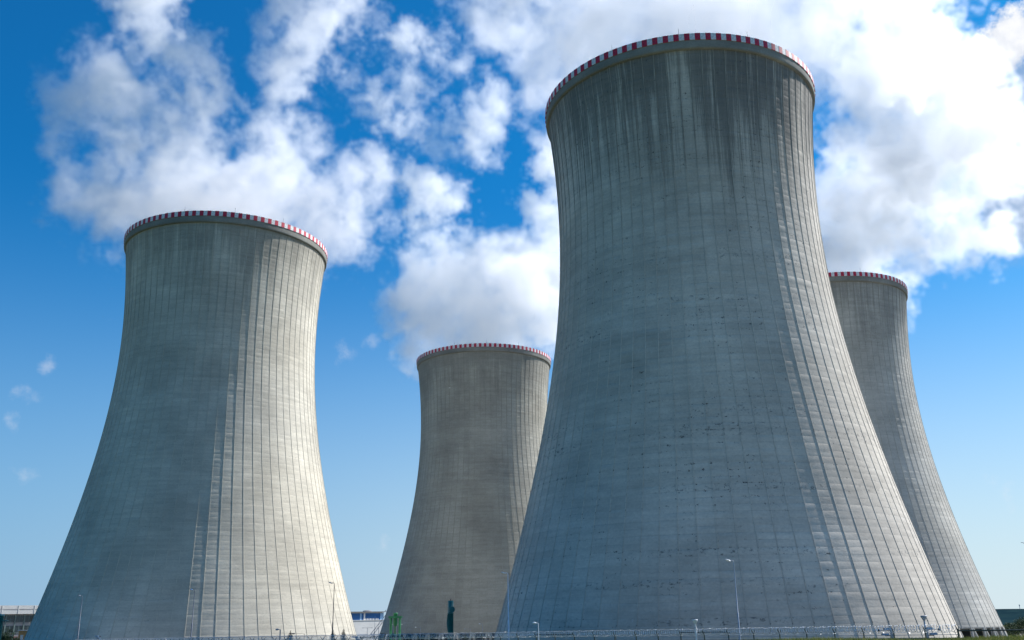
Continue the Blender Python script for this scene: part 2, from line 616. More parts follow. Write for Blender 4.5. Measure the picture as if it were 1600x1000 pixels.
M_TOWER = [
    concrete('concrete_cream', (0.565, 0.53, 0.445), (0.15, 0.15, 0.135), 0.45, 0.35, 1.3, 100.0),
    concrete('concrete_brown_grey', (0.40, 0.38, 0.32), (0.15, 0.15, 0.14), 0.35, 0.35, 11.9, 98.0),
    concrete('concrete_blue_grey', (0.58, 0.53, 0.455), (0.10, 0.105, 0.105), 0.74, 1.0, 23.4, 82.0),
    concrete('concrete_pale_grey', (0.49, 0.47, 0.42), (0.15, 0.155, 0.15), 0.4, 0.35, 37.2, 98.0),
]
M_LIP = concrete('edge_beam_concrete', (0.29, 0.285, 0.255), (0.14, 0.14, 0.13), 0.15, 0.3, 51.0, 118.0)
TOWERS = [
    ((-89.756, 280.311), 'pale cream concrete cooling tower with its right half in full sun', 0.010),
    ((-13.278, 422.111), 'far brownish grey cooling tower behind the green pipe gantry', 0.020),
    ((39.490, 197.355), 'tallest looking blue grey cooling tower with black streaks below its rim', 0.030),
    ((116.439, 340.085), 'far cooling tower partly hidden behind the streaked one, with raking columns showing', 0.0),
]
tower_objs = []
for i, ((tx, ty), label, off) in enumerate(TOWERS):
    rz = math.atan2(-ty, -tx) + off            # local +X towards the viewer's side
    root = empty('cooling_tower', (tx, ty, 0.0), rz)
    tag(root, label, 'cooling tower', 'cooling towers')
    tower_objs.append(root)
    mt = M_TOWER[i]

    def part(name, me, rot=0.0, mat=None, parent=root):
        o = bpy.data.objects.new(name, me)
        o.rotation_euler = (0, 0, rot)
        link(o, parent)
        if mat:
            if not me.materials:
                me.materials.append(None)
            o.material_slots[0].link = 'OBJECT'
            o.material_slots[0].material = mat
        return o
    shell = part('shell', SHELL, 0.0, mt)
    part('edge_beam', LIP_ME, 0.0, M_LIP)
    for k in range(NRIB):
        part('rib', RIB, 2 * math.pi * k / NRIB, mt)
    for k in range(NPAN):
        part('red_panel', red_me, PAN_A * k)
        part('white_panel', white_me, PAN_A * (k + 0.5))
    for k in range(NCOL):
        for lm_ in LEGS:
            part('raking_column', lm_, 2 * half * k, mt)
    for a_ in (-0.45, 0.02, 0.5, 1.3, -1.25, 2.4, 3.1, -2.3):
        part('lightning_rod', ROD_ME, a_)
    fp = MB()
    fp.lathe([(0.1, 0.6), (40.5, 0.6), (40.5, 6.6), (0.1, 6.6)], 40)  # fill block as a dark drum, added low to shade the column gaps
    part('fill_shade_core', fp.mesh('fill_shade_core', M_FILL_SHADE))
# ------------------------------------------------------------------ steam plumes
def steam_material(name, density, aniso, color=(0.997, 0.997, 0.998)):
    m = bpy.data.materials.new(name)
    m.use_nodes = True
    nt = m.node_tree
    nt.nodes.clear()
    pv = nt.nodes.new('ShaderNodeVolumePrincipled')
    pv.inputs['Color'].default_value = color + (1,)
    pv.inputs['Density'].default_value = density
    pv.inputs['Anisotropy'].default_value = aniso
    out = nt.nodes.new('ShaderNodeOutputMaterial')
    nt.links.new(pv.outputs[0], out.inputs['Volume'])
    return m


STEAM_A_COL = (0.988, 0.986, 0.99)


def steam_plume(label, tower_i, Y0, blobs, mat, voxel, n_scale, amp, seed, lo=0.22, hi=0.75, warp_amt=0.7, loc=None, fine_amp=0.95):
    """a drifting cloud: rounded puffs at their real distance, torn up by fractal noise, as a density grid"""
    root = loc if loc is not None else tower_objs[tower_i].location + Vector((0, 0, H))
    rs = random.Random(seed)
    pts = []
    for b_ in blobs:
        px, py, rp = b_[:3]
        dy = b_[3] if len(b_) > 3 else 0.0
        wgt = b_[4] if len(b_) > 4 else 1.0
        d = pix_dir(px, py)
        p = EYE + d * ((Y0 + dy) / d.y)
        dist = (p - EYE).length
        r = rp * dist / F_PX * (0.96 if dist else 1)
        c = p - root
        c.y += rs.uniform(-0.25, 0.25) * r
        pts.append((c, r, wgt))
    mn = Vector([min(c[k] - r * 1.35 for c, r, w in pts) for k in range(3)])
    mx = Vector([max(c[k] + r * 1.35 for c, r, w in pts) for k in range(3)])
    ng = bpy.data.node_groups.new('steam_density', 'GeometryNodeTree')
    ng.interface.new_socket('Geometry', in_out='INPUT', socket_type='NodeSocketGeometry')
    ng.interface.new_socket('Geometry', in_out='OUTPUT', socket_type='NodeSocketGeometry')
    g_ = NT(ng)
    out = ng.nodes.new('NodeGroupOutput')
    pos = g_.n('GeometryNodeInputPosition').outputs[0]
    sp = g_.vmath('ADD', pos, (seed * 37.1, seed * 11.3, seed * 5.7))
    wn = g_.n('ShaderNodeTexNoise')
    g_.set(wn.inputs['Vector'], sp)
    wn.inputs['Scale'].default_value = n_scale * 0.55
    wn.inputs['Detail'].default_value = 3.0
    wamt = warp_amt / n_scale
    wn2 = g_.n('ShaderNodeTexNoise')
    g_.set(wn2.inputs['Vector'], sp)
    wn2.inputs['Scale'].default_value = n_scale * 2.2
    wn2.inputs['Detail'].default_value = 3.0
    swirl = g_.vmath('SCALE', g_.vmath('SUBTRACT', wn2.outputs['Color'], (0.5, 0.5, 0.5)), s=wamt * 0.75)
    wp = g_.vmath('ADD', g_.vmath('ADD', pos, swirl), g_.vmath('SCALE', g_.vmath('SUBTRACT', wn.outputs['Color'], (0.5, 0.5, 0.5)), s=wamt))
    s_ = None
    for c, r, w in pts:
        v = g_.math('MULTIPLY_ADD', g_.vmath('DISTANCE', wp, tuple(c)), -w / r, w)
        if s_ is None:
            s_ = v
        else:
            s_ = g_.math('SMOOTH_MAX', s_, v, 0.12)
    nz = g_.noise(g_.vmath('ADD', sp, g_.vmath('SCALE', wn.outputs['Color'], s=wamt * 0.4)), n_scale, 10.0, 0.66)
    sp = g_.vmath('ADD', sp, swirl)
    nz2 = g_.noise(sp, n_scale * 0.4, 2.0, 0.5)
    e_ = g_.math('MULTIPLY_ADD', g_.math('SUBTRACT', nz, 0.5), amp, s_)
    e_ = g_.math('MULTIPLY_ADD', g_.math('SUBTRACT', nz2, 0.5), amp * 0.4, e_)
    hi_n = g_.n('ShaderNodeTexNoise')
    g_.set(hi_n.inputs['Vector'], g_.vmath('ADD', sp, g_.vmath('SCALE', wn.outputs['Color'], s=wamt * 0.7)))
    hi_n.inputs['Scale'].default_value = n_scale * 4.6
    hi_n.inputs['Detail'].default_value = 5.0
    hi_n.inputs['Roughness'].default_value = 0.65
    e_ = g_.math('MULTIPLY_ADD', g_.math('SUBTRACT', hi_n.outputs[0], 0.5), amp * fine_amp, e_)
    den = g_.smooth(e_, lo, hi)
    den = g_.math('MULTIPLY', den, g_.smooth(s_, -0.30, -0.10))
    vc = g_.n('GeometryNodeVolumeCube')
    g_.set(vc.inputs['Density'], den)
    vc.inputs['Background'].default_value = 0.0
    vc.inputs['Min'].default_value = mn
    vc.inputs['Max'].default_value = mx
    for k, nm in enumerate(('Resolution X', 'Resolution Y', 'Resolution Z')):
        vc.inputs[nm].default_value = max(8, int((mx[k] - mn[k]) / voxel))
    sm_ = g_.n('GeometryNodeSetMaterial')
    g_.set(sm_.inputs['Geometry'], vc.outputs[0])
    sm_.inputs['Material'].default_value = mat
    ng.links.new(sm_.outputs[0], out.inputs[0])
    vol = bpy.data.volumes.new('steam_plume')
    vol.materials.append(mat)
    o = bpy.data.objects.new('steam_plume', vol)
    o.location = root
    link(o)
    md = o.modifiers.new('density', 'NODES')
    md.node_group = ng
    tag(o, label, 'steam', 'steam plumes', 'stuff')
    return o


STEAM_A = steam_material('steam_thin', 0.08, 0.42, STEAM_A_COL)
STEAM_B = steam_material('steam_mid', 0.07, 0.52)
STEAM_C = steam_material('steam_near', 0.06, 0.5)
STEAM_W = steam_material('steam_wisp', 0.05, 0.5)
STEAM_D = steam_material('steam_dense', 0.08, 0.4)
steam_plume('white steam rising in forked arms from the cream cooling tower', 0, 280.0, [
    (360, 395, 150, 16), (340, 340, 130, 14), (250, 330, 110, 12), (170, 300, 95, -5), (280, 240, 140, 8), (195, 225, 115, 5),
    (300, 150, 95, 15), (285, 90, 75, 15), (225, 25, 70, 25, 0.9), (430, 325, 120, 14), (500, 330, 112, 14), (555, 330, 80, 15),
    (445, 220, 95, 10), (450, 150, 75, 15), (580, 275, 60, 25, 0.9), (480, 100, 85, 20, 0.9), (510, 30, 90, 25),
    (125, 240, 75, 0, 0.9), (150, 170, 65, 5, 0.75), (215, -60, 70, 25, 0.9), (520, -60, 80, 30, 0.9)],
    STEAM_A, 1.0, 0.030, 2.6, 3.0, 0.2, 0.62)
steam_plume('white steam drifting up from the brownish grey cooling tower', 1, 422.0, [
    (755, 565, 115, 12), (755, 500, 130, 8), (680, 480, 100), (835, 490, 100), (720, 430, 110, 10), (800, 420, 105, 10), (655, 430, 75, 10),
    (700, 335, 75, 20, 0.75), (650, 300, 60, 25, 0.75), (845, 330, 70, 20), (870, 400, 80, 20), (860, 250, 55, 20, 0.8)],
    STEAM_B, 1.5, 0.022, 2.3, 5.0, 0.24, 0.42)
steam_plume('torn wisps of steam drifting between the cream tower and the streaked tower', 1, 480.0, [
    (575, 130, 60, 0, 0.8), (610, 180, 70), (640, 220, 65), (600, 260, 50, 0, 0.8), (735, 205, 60, 10), (760, 150, 38, 10, 0.8),
    (655, 50, 55, 20), (690, 90, 40, 20, 0.9), (600, 60, 50, 10, 0.7), (630, 120, 50, 10, 0.8)],
    STEAM_W, 1.6, 0.026, 3.3, 8.0, 0.34, 0.85, loc=Vector((-40, 480, 240)))
steam_plume('broad white steam streaming from the rim of the streaked tower', 2, 235.0, [
    (1063, 130, 190), (795, 35, 95, 10), (870, 100, 105, 5), (930, 60, 140), (1040, 20, 150), (1160, 10, 150), (1250, 60, 125, 5),
    (1340, 50, 120, 10), (1430, 40, 110, 15), (1475, 50, 75, 20, 0.8), (868, 220, 50, 10, 0.9), (865, 310, 45, 15, 0.8), (1300, 110, 90, 10),
    (800, -60, 120), (960, -70, 140), (1120, -80, 150), (1300, -60, 140), (1420, -60, 110)],
    STEAM_C, 0.9, 0.034, 2.6, 13.0, 0.26, 0.5)
steam_plume('dense bright white steam billowing above the tower with raking columns', 3, 330.0, [
    (1355, 450, 85, 10), (1360, 400, 95, 5), (1365, 320, 95), (1410, 370, 95), (1440, 280, 115, -8), (1410, 200, 115, -15), (1485, 220, 115, -12),
    (1335, 220, 80, -5), (1530, 205, 65, -10), (1480, 380, 70), (1425, 425, 60), (1370, 140, 90, -15), (1535, 290, 65, -5, 0.9),
    (1560, 375, 50, 0, 0.9), (1460, 120, 90, -15), (1310, 290, 60), (1300, 380, 50)],
    STEAM_D, 1.3, 0.030, 2.1, 17.0, 0.2, 0.32)

# ------------------------------------------------------------------ perimeter fence with razor wire
M_PANEL = simple_mat('blue_grey_panel', (0.10, 0.13, 0.18), 0.5, 0.2, 0.15, 1.0)
M_POST = simple_mat('fence_post_steel', (0.045, 0.065, 0.055), 0.5, 0.3, 0.2, 3.0)
M_RAZOR = simple_mat('razor_wire', (0.75, 0.75, 0.76), 0.28, 0.9, 0.1, 5.0)
M_POLE = simple_mat('blue_grey_pole', (0.11, 0.135, 0.18), 0.6, 0.0, 0.15, 3.0)
M_PALEPOLE = simple_mat('pale_pole', (0.62, 0.65, 0.70), 0.5, 0.0, 0.1, 3.0)
M_LAMP = simple_mat('lamp_grey', (0.33, 0.36, 0.42), 0.45, 0.3, 0.15, 3.0)
M_LAMPWHITE = simple_mat('lamp_head_white', (0.80, 0.81, 0.82), 0.35, 0.0, 0.05, 3.0)
M_BLUEBOX = simple_mat('pale_blue_casing', (0.20, 0.33, 0.52), 0.4, 0.1, 0.1, 3.0)
M_GREEN = simple_mat('green_pipe_paint', (0.035, 0.22, 0.09), 0.45, 0.0, 0.2, 0.7)
M_TEAL = simple_mat('teal_pipe_paint', (0.010, 0.17, 0.18), 0.4, 0.0, 0.25, 0.7)
BAY = 3.0
K0, K1 = -1, 56
fang = math.atan2(FDIR.y, FDIR.x)


def fence_z(k):
    return 10.42 - 0.0265 * k             # height of the wire coil's axis


def fpos(k):
    return FEN0 + FDIR * (BAY * k)


fence = empty('security_fence', (fpos(0).x, fpos(0).y, ground(*fpos(0))))
tag(fence, 'long blue grey panel fence topped with a silver razor wire coil', 'fence')
inv = fence.location.copy()
# a post with the V-shaped bracket that cradles the coil
pm_ = MB()
pm_.box((0, 0, -1.75), (0.10, 0.10, 2.9))
vb = MB()
for s_ in (-1, 1):
    vb.tube([(0, 0, -0.36), (0.0, s_ * 0.42, 0.16)], 0.042, 6)
vb.tube([(0, -0.36, -0.30), (0, -0.36, -0.24)], 0.04, 6)
POST_ME = pm_.mesh('post', M_POST)
VBR_ME = vb.mesh('bracket', M_POST)
pn = MB()
pn.box((BAY / 2, 0.06, -1.85), (BAY - 0.04, 0.05, 2.05))
PANEL_ME = pn.mesh('panel', M_PANEL)
rl = MB()
rl.tube([(0, 0, -0.56), (BAY, 0, -0.56)], 0.028, 6)
RAIL_ME = rl.mesh('tension_rail', M_STEEL)
hl = MB()
hl.tube([(0, 0.25, -0.02), (BAY, 0.25, 0.0)], 0.065, 8)
TOPRAIL_ME = hl.mesh('pipe_rail', M_POST)


def coil_mesh(seed):
    rs = random.Random(seed)
    mb = MB()
    n_loop, per = 11, 14
    pts = []
    for i in range(n_loop * per + 1):
        a_ = 2 * math.pi * i / per
        x = BAY * i / (n_loop * per)
        lp = i // per
        rr_ = 0.34 + 0.03 * math.sin(lp * 1.7 + seed)
        pts.append((x + 0.16 * math.cos(a_) + 0.03 * math.sin(lp * 2.3 + seed), rr_ * math.cos(a_), rr_ * math.sin(a_) + 0.02 * math.sin(lp * 0.9)))
    mb.tube(pts, 0.022, 3, cap=False)
    # blades on the wire
    vs, fs = [], []
    for i in range(0, len(pts) - 1, 2):
        p = Vector(pts[i])
        d = (Vector(pts[i + 1]) - p).normalized()
        q = Vector((rs.uniform(-1, 1), rs.uniform(-1, 1), rs.uniform(-1, 1))).cross(d).normalized()
        b_ = len(vs)
        vs += [p - d * 0.05, p + q * 0.065, p + d * 0.05, p - q * 0.065]
        fs.append((b_, b_ + 1, b_ + 2, b_ + 3))
    mb.add(vs, fs)
    return mb.mesh('razor_coil', M_RAZOR)


COILS = [coil_mesh(s_) for s_ in range(3)]
for k in range(K0, K1):
    p, q = fpos(k), fpos(k + 1)
    z0, z1 = fence_z(k), fence_z(k + 1)
    tilt = math.atan2(z1 - z0, BAY)
    rel = Vector((p.x, p.y, z0)) - inv

    def fpart(name, me, tilted=True):
        o = bpy.data.objects.new(name, me)
        o.location = rel
        o.rotation_euler = (0, -tilt if tilted else 0, fang)
        return link(o, fence)
    fpart('post', POST_ME, False)
    fpart('bracket', VBR_ME, False)
    fpart('panel', PANEL_ME)
    fpart('tension_rail', RAIL_ME)
    fpart('razor_coil', COILS[k % 3])
    if k in (7, 8, 14, 15, 24, 25, 26):
        fpart('pipe_rail', TOPRAIL_ME)
# the gate stretch that carries the line on beyond the coil
gate = empty('gate_barrier', (fpos(-1).x, fpos(-1).y, ground(*fpos(-1))))
tag(gate, 'dark pipe rail on short posts at the end of the razor wire fence', 'barrier')
for k in range(-1, -8, -1):
    p = fpos(k)
    rel = Vector((p.x, p.y, fence_z(k) - 0.28)) - gate.location

    def gpart(name, me, dz=0.0, tilted=True):
        o = bpy.data.objects.new(name, me)
        o.location = rel + Vector((0, 0, dz))
        o.rotation_euler = (0, 0, fang)
        return link(o, gate)
    if k > -7:
        o = gpart('panel', PANEL_ME, 0.25)
        o.rotation_euler = (0, 0, fang + math.pi)
        o = gpart('pipe_rail', TOPRAIL_ME, 0.08)
        o.rotation_euler = (0, 0, fang + math.pi)
    if k in (-1, -4, -7):
        mb = MB()
        mb.box((0, -0.2, -0.9), (0.12, 0.12, 2.3))
        gpart('post', mb.mesh('post', M_POST), 0.0)

# ------------------------------------------------------------------ tall street lamps inside the fence


def street_lamp(px, py, Y, label, rad=0.075, head=M_LAMPWHITE, side=-1, pole=M_LAMP):
    top = at(px, py, Y)
    gz = ground(top.x, top.y)
    h = top.z - gz
    root = empty('street_lamp', (top.x, top.y, gz))
    tag(root, label, 'street lamp', 'street lamps along the fence')
    mb = MB()
    mb.tube([(0, 0, -0.3), (0, 0, h * 0.45), (0, 0, h * 0.45 + 0.02), (0, 0, h - 0.2)], [rad * 1.5, rad * 1.4, rad, rad * 0.7], 10)
    mb.build('pole', pole, root)
    mb = MB()
    mb.tube([(0, 0, h - 0.25), (side * 0.04, 0, h - 0.03), (side * 0.2, 0, h + 0.03), (side * 0.42, 0, h + 0.05)], rad * 0.55, 8)
    mb.build('arm', pole, root)
    mb = MB()
    mb.lathe([(0.02, 0.38), (0.10, 0.34), (0.15, 0.18), (0.16, 0.0), (0.11, -0.25), (0.03, -0.34)], 12)
    hm = mb.build('lamp_head', head, root, (side * 0.62, 0, h + 0.04))
    hm.rotation_euler = (0, side * R(72), 0)
    hm.scale = (0.62, 1.15, 1.0)
    mb = MB()
    mb.box((0, 0, 1.2), (rad * 3.4, rad * 3.2, 0.5))
    mb.build('hatch', pole, root)
    return root


street_lamp(793.5, 895.5, 146.0, 'white headed street lamp in front of the gap between the middle towers', 0.10, M_LAMPWHITE, -1, M_PALEPOLE)
street_lamp(1146, 876, 117.0, 'white headed street lamp on a slim grey pole against the streaked tower', 0.062, M_LAMPWHITE, -1, M_LAMP)
street_lamp(522.5, 911, 170.0, 'dark street lamp against the sunlit face of the cream tower', 0.07, M_LAMP, -1, M_DARKSTEEL)
street_lamp(304.5, 921.5, 192.0, 'dark street lamp where sun and shade meet on the cream tower', 0.08, M_BLUEBOX, -1, M_POLE)
street_lamp(129, 931, 218.0, 'grey street lamp against the shaded foot of the cream tower', 0.09, M_LAMP, -1, M_POLE)


# ------------------------------------------------------------------ small lamps and detectors
def cone_post(px, py, Y, label, rad=0.07, mat=M_LAMPWHITE):
    top = at(px, py, Y)
    gz = ground(top.x, top.y)
    h = top.z - gz
    root = empty('detector_post', (top.x, top.y, gz))
    tag(root, label, 'detector post', 'detector posts along the fence')
    mb = MB()
    mb.tube([(0, 0, -0.2), (0, 0, h - 0.4)], [rad * 1.6, rad], 10)
    mb.build('pole', mat, root)
    mb = MB()
    mb.lathe([(0.03, h - 0.55), (0.10, h - 0.42), (0.28, h - 0.10), (0.30, h - 0.02), (0.29, h + 0.03), (0.02, h + 0.05)], 16)
    mb.build('cone_head', mat, root)
    mb = MB()
    mb.lathe([(rad + 0.01, h - 0.9), (rad + 0.05, h - 0.88), (rad + 0.05, h - 0.80), (rad + 0.01, h - 0.78)], 12)
    mb.build('collar', M_STEEL, root)
    return root


cone_post(1086, 968.5, 112.0, 'white post with a cone head rising above the razor wire before the streaked tower')
cone_post(1443, 962.5, 98.0, 'grey post with a cone head beside the camera housings', 0.08, M_LAMP)


def camera_post(px, py, Y, label, arms):
    base = at(px, py, Y)
    gz = ground(base.x, base.y)
    root = empty('security_camera', (base.x, base.y, gz))
    tag(root, label, 'security camera', 'security cameras on the fence')
    h = base.z - gz
    mb = MB()
    mb.box((0, 0, h / 2 - 0.2), (0.22, 0.18, h + 0.2))
    mb.build('post', M_LAMP, root)
    for dx, dz, ln in arms:
        mb = MB()
        mb.box((dx, 0, h + dz), (ln, 0.26, 0.15))
        mb.box((dx - 0.06, 0, h + dz + 0.095), (ln * 1.08, 0.30, 0.03))
        hb = mb.build('housing', M_BLUEBOX, root)
        mb = MB()
        mb.tube([(dx - ln / 2 - 0.04, 0, h + dz), (dx - ln / 2 + 0.02, 0, h + dz)], 0.055, 10)
        mb.build('lens', M_DARKSTEEL, hb)
        mb = MB()
        mb.box((dx * 0.5, 0, h + dz - 0.13), (abs(dx) + 0.1, 0.06, 0.06))
        mb.build('arm', M_DARKSTEEL, root)
    mb = MB()
    mb.tube([(arms[0][0] * 0.4, 0, h - 0.10), (arms[-1][0] * 1.9, 0, h - 0.10)], 0.03, 6)
    mb.lathe([(0.02, -0.13), (0.11, -0.09), (0.12, 0.05), (0.02, 0.14)], 10, (arms[-1][0] * 1.95, 0, h - 0.10))
    mb.build('floodlight', M_DARKSTEEL, root)
    return root


camera_post(1392, 983, 100.0, 'pair of pale blue camera housings on a short post, dark floodlight towards the coil', [(-0.35, 0.02, 0.75), (-0.62, -0.50, 0.7)])
camera_post(1447.5, 982, 97.5, 'pale blue camera housings on a grey post under the cone head', [(0.22, 0.0, 0.7), (0.62, -0.52, 0.7)])
camera_post(152.5, 994, 212.0, 'small pale camera housing low before the shaded foot of the cream tower', [(-0.2, 0.0, 0.7), (0.3, -0.4, 0.5)])
camera_post(557, 995.5, 158.0, 'violet blue camera housing low beside the foot of the cream tower', [(-0.25, 0.0, 1.0), (0.35, -0.4, 0.6)])


def box_lamp(px, py, Y, label, arm=0.6, rad=0.09, mat=M_LAMP, head=None):
    top = at(px, py, Y)
    gz = ground(top.x, top.y)
    h = top.z - gz
    root = empty('yard_lamp', (top.x, top.y, gz))
    tag(root, label, 'yard lamp', 'yard lamps')
    mb = MB()
    mb.tube([(0, 0, -0.2), (0, 0, h)], [rad * 1.2, rad * 0.8], 8)
    mb.build('pole', mat, root)
    mb = MB()
    mb.tube([(0, 0, h - 0.12), (-arm * 0.15, 0, h - 0.02), (-arm, 0, h)], rad * 0.5, 6)
    mb.build('arm', mat, root)
    mb = MB()
    ln = max(0.5, arm * 0.35)
    mb.lathe([(0.02, -ln * 0.5), (0.10, -ln * 0.42), (0.13, 0.0), (0.09, ln * 0.4), (0.02, ln * 0.5)], 10)
    o = mb.build('lamp_head', head or mat, root, (-arm - ln * 0.35, 0, h))
    o.rotation_euler = (0, R(90), 0)
    return root


box_lamp(841, 973.5, 124.0, 'pale square headed lamp above the razor wire left of the streaked tower', 0.3, 0.06, M_LAMPWHITE)
box_lamp(438, 983.5, 150.0, 'stout violet grey lamp before the sunlit cream tower', 0.3, 0.10, M_LAMP)
box_lamp(475.5, 990, 215.0, 'thin curved arm lamp beside a conifer top', 2.1, 0.05, M_DARKSTEEL)
box_lamp(657, 980, 330.0, 'bright headed lamp with a long arm right of the green gantry', 1.4, 0.06, M_LAMP, M_LAMPWHITE)
box_lamp(754, 974.5, 300.0, 'small white headed lamp right of the teal pipe', 0.7, 0.07, M_LAMP, M_LAMPWHITE)
box_lamp(735, 982.5, 330.0, 'faint grey arm lamp just right of the teal pipe', 1.6, 0.06, M_LAMP)


def twin_lamp(px, py, Y, half_w, label, head):
    top = at(px, py, Y)
    gz = ground(top.x, top.y)
    h = top.z - gz
    root = empty('twin_lamp', (top.x, top.y, gz))
    tag(root, label, 'yard lamp', 'twin arm lamps')
    mb = MB()
    mb.tube([(0, 0, -0.2), (0, 0, h)], [0.12, 0.07], 8)
    mb.build('pole', M_LAMP, root)
    for s_ in (-1, 1):
        mb = MB()
        mb.tube([(0, 0, h - 0.1), (s_ * half_w * 0.2, 0, h), (s_ * half_w, 0, h)], 0.05, 6)
        mb.build('arm', M_LAMP, root)
        mb = MB()
        mb.box((s_ * (half_w + 0.15), 0, h - 0.02), (0.8, 0.3, 0.14))
        mb.build('lamp_head', head, root)
    return root


twin_lamp(574, 981, 420.0, 1.7, 'thin twin arm lamp in front of the white building', M_LAMP)
twin_lamp(619, 975.5, 320.0, 1.5, 'white twin arm lamp in front of the green gantry', M_LAMPWHITE)
mp = at(586, 962, 430.0)
mb = MB()
mb.tube([(0, 0, -0.3), (0, 0, mp.z)], [0.12, 0.04], 8)
mb.lathe([(0.02, mp.z * 0.5 - 0.15), (0.16, mp.z * 0.5 - 0.1), (0.16, mp.z * 0.5 + 0.1), (0.02, mp.z * 0.5 + 0.15)], 8)
tag(mb.build('antenna_mast', M_LAMP, None, (mp.x, mp.y, 0)), 'slender bare mast beside the white building', 'mast')

# ------------------------------------------------------------------ green gantry and teal vent pipe
gp = at(618, 957.5, 300.0)
root = empty('pipe_gantry', (gp.x, gp.y, 0))
tag(root, 'light green pipe gantry with two legs and a central cylinder', 'gantry')
gh = gp.z
for s_ in (-1, 1):
    for d_ in (-1, 1):
        mb = MB()
        mb.tube([(s_ * 1.35, d_ * 0.9, -0.2), (s_ * 1.35, d_ * 0.9, gh - 1.5)], 0.26, 12)
        mb.build('leg', M_GREEN, root)
mb = MB()
for d_ in (-1, 1):
    mb.box((0, d_ * 0.9, gh - 1.25), (3.9, 0.5, 0.6))
for s_ in (-1, 1):
    mb.box((s_ * 1.35, 0, gh - 1.24), (0.45, 1.5, 0.5))
mb.build('crossbeam', M_GREEN, root)
mb = MB()
mb.lathe([(0.05, gh), (0.62, gh), (0.66, gh - 0.1), (0.66, gh - 0.4), (0.6, gh - 0.45), (0.6, gh - 3.3), (0.35, gh - 3.8), (0.22, gh - 3.9), (0.22, 0)], 16)
mb.build('cylinder', M_GREEN, root)
for zz in (3.5, 8.0):
    mb = MB()
    for d_ in (-1, 1):
        mb.tube([(-1.35, d_ * 0.9, zz), (1.35, d_ * 0.9, zz)], 0.10, 8)
    mb.build('brace', M_GREEN, root)

vp = at(704, 938.5, 250.0)
vh = vp.z
root = empty('vent_pipe', (vp.x, vp.y, 0))
tag(root, 'thick dark teal vent pipe with a round flanged elbow', 'pipe')
mb = MB()
mb.lathe([(0.9, -0.2), (0.74, 0.3), (0.74, vh - 3.2), (0.80, vh - 3.2), (0.80, vh - 3.0), (0.72, vh - 3.0), (0.72, vh - 0.1), (0.66, vh), (0.05, vh)], 24)
mb.build('riser', M_TEAL, root)
mb = MB()
mb.tube([(0.1, 0.1, vh - 2.1), (0.35, -0.75, vh - 2.15), (0.42, -1.05, vh - 2.15)], [0.62, 0.62, 0.62], 18)
el = mb.build('elbow', M_TEAL, root)
mb = MB()
mb.tube([(0.42, -1.02, vh - 2.15), (0.47, -1.22, vh - 2.15)], 0.74, 20)
mb.tube([(0.46, -1.2, vh - 2.15), (0.49, -1.30, vh - 2.15)], 0.5, 20)
mb.build('flange', M_TEAL, el)
mb = MB()
mb.tube([(-0.75, -0.1, vh - 3.4), (-0.85, -0.15, vh - 5.5), (-0.62, -0.15, vh - 7.5)], [0.10, 0.12, 0.08], 8)
mb.build('side_pipe', M_TEAL, root)
mb = MB()
mb.tube([(0.0, 0, vh - 0.05), (0.0, 0, vh + 0.45)], 0.09, 8)
mb.build('top_nozzle', M_DARKSTEEL, root)

# ------------------------------------------------------------------ buildings
M_BWHITE = simple_mat('white_cladding', (0.66, 0.65, 0.62), 0.6, 0, 0.05, 0.3)
M_BGREY = simple_mat('grey_cladding', (0.34, 0.33, 0.33), 0.6, 0, 0.1, 0.3)
M_MAROON = simple_mat('maroon_panel', (0.16, 0.085, 0.09), 0.6, 0, 0.15, 0.5)
M_GLASS = simple_mat('dark_window_glass', (0.035, 0.055, 0.065), 0.08, 0, 0.3, 0.4)
M_MULLION = simple_mat('grey_green_mullion', (0.16, 0.22, 0.21), 0.5, 0, 0.1, 0.5)
M_BLUE = simple_mat('blue_cladding', (0.004, 0.085, 0.26), 0.45, 0, 0.12, 0.2)
M_PALEBLUE = simple_mat('pale_blue_cladding', (0.25, 0.42, 0.62), 0.45, 0, 0.1, 0.2)
M_ROOF = simple_mat('roof_felt', (0.20, 0.20, 0.21), 0.8, 0, 0.15, 0.5)
M_ORANGE = simple_mat('ochre_wall', (0.45, 0.25, 0.09), 0.7, 0, 0.15, 0.5)

# office block at the far left
Yb = 420.0
pl, pr = at(-70, 960, Yb), at(70, 960, Yb)
z_eave, z_par, z_pent = at(30, 959, Yb).z, at(30, 945.5, Yb).z, at(40, 938, Yb).z
cx_, wid = (pl.x + pr.x) / 2, pr.x - pl.x
root = empty('office_building', (cx_, Yb + 16, 0), R(42))
tag(root, 'low office block with a pale parapet band over dark glass beside the cream tower', 'building')
mb = MB()
mb.box((0, 0.6, z_eave / 2 - 0.2), (wid, 19.0, z_eave + 0.4))
mb.build('wall', M_BGREY, root)
mb = MB()
mb.box((0, 0, (z_eave + z_par) / 2), (wid + 0.8, 21.0, z_par - z_eave))
pa = mb.build('parapet', M_BWHITE, root)
mb = MB()
mb.box((0, -10.53, z_eave + (z_par - z_eave) * 0.55), (wid + 0.8, 0.10, 0.22))
mb.build('cornice', M_BGREY, pa)
for k in range(8):
    mb = MB()
    mb.box((-wid / 2 + wid * (k + 0.5) / 8, -10.55, (z_eave + z_par) / 2), (0.22, 0.12, z_par - z_eave - 0.06))
    mb.build('joint_cover', M_BWHITE, pa)
mb = MB()
x_p0, x_p1 = at(29, 940, Yb).x - cx_, at(66, 940, Yb).x - cx_
mb.box(((x_p0 + x_p1) / 2, 0, (z_par + z_pent) / 2), (x_p1 - x_p0, 10.0, z_pent - z_par))
pe = mb.build('penthouse', M_BWHITE, root)
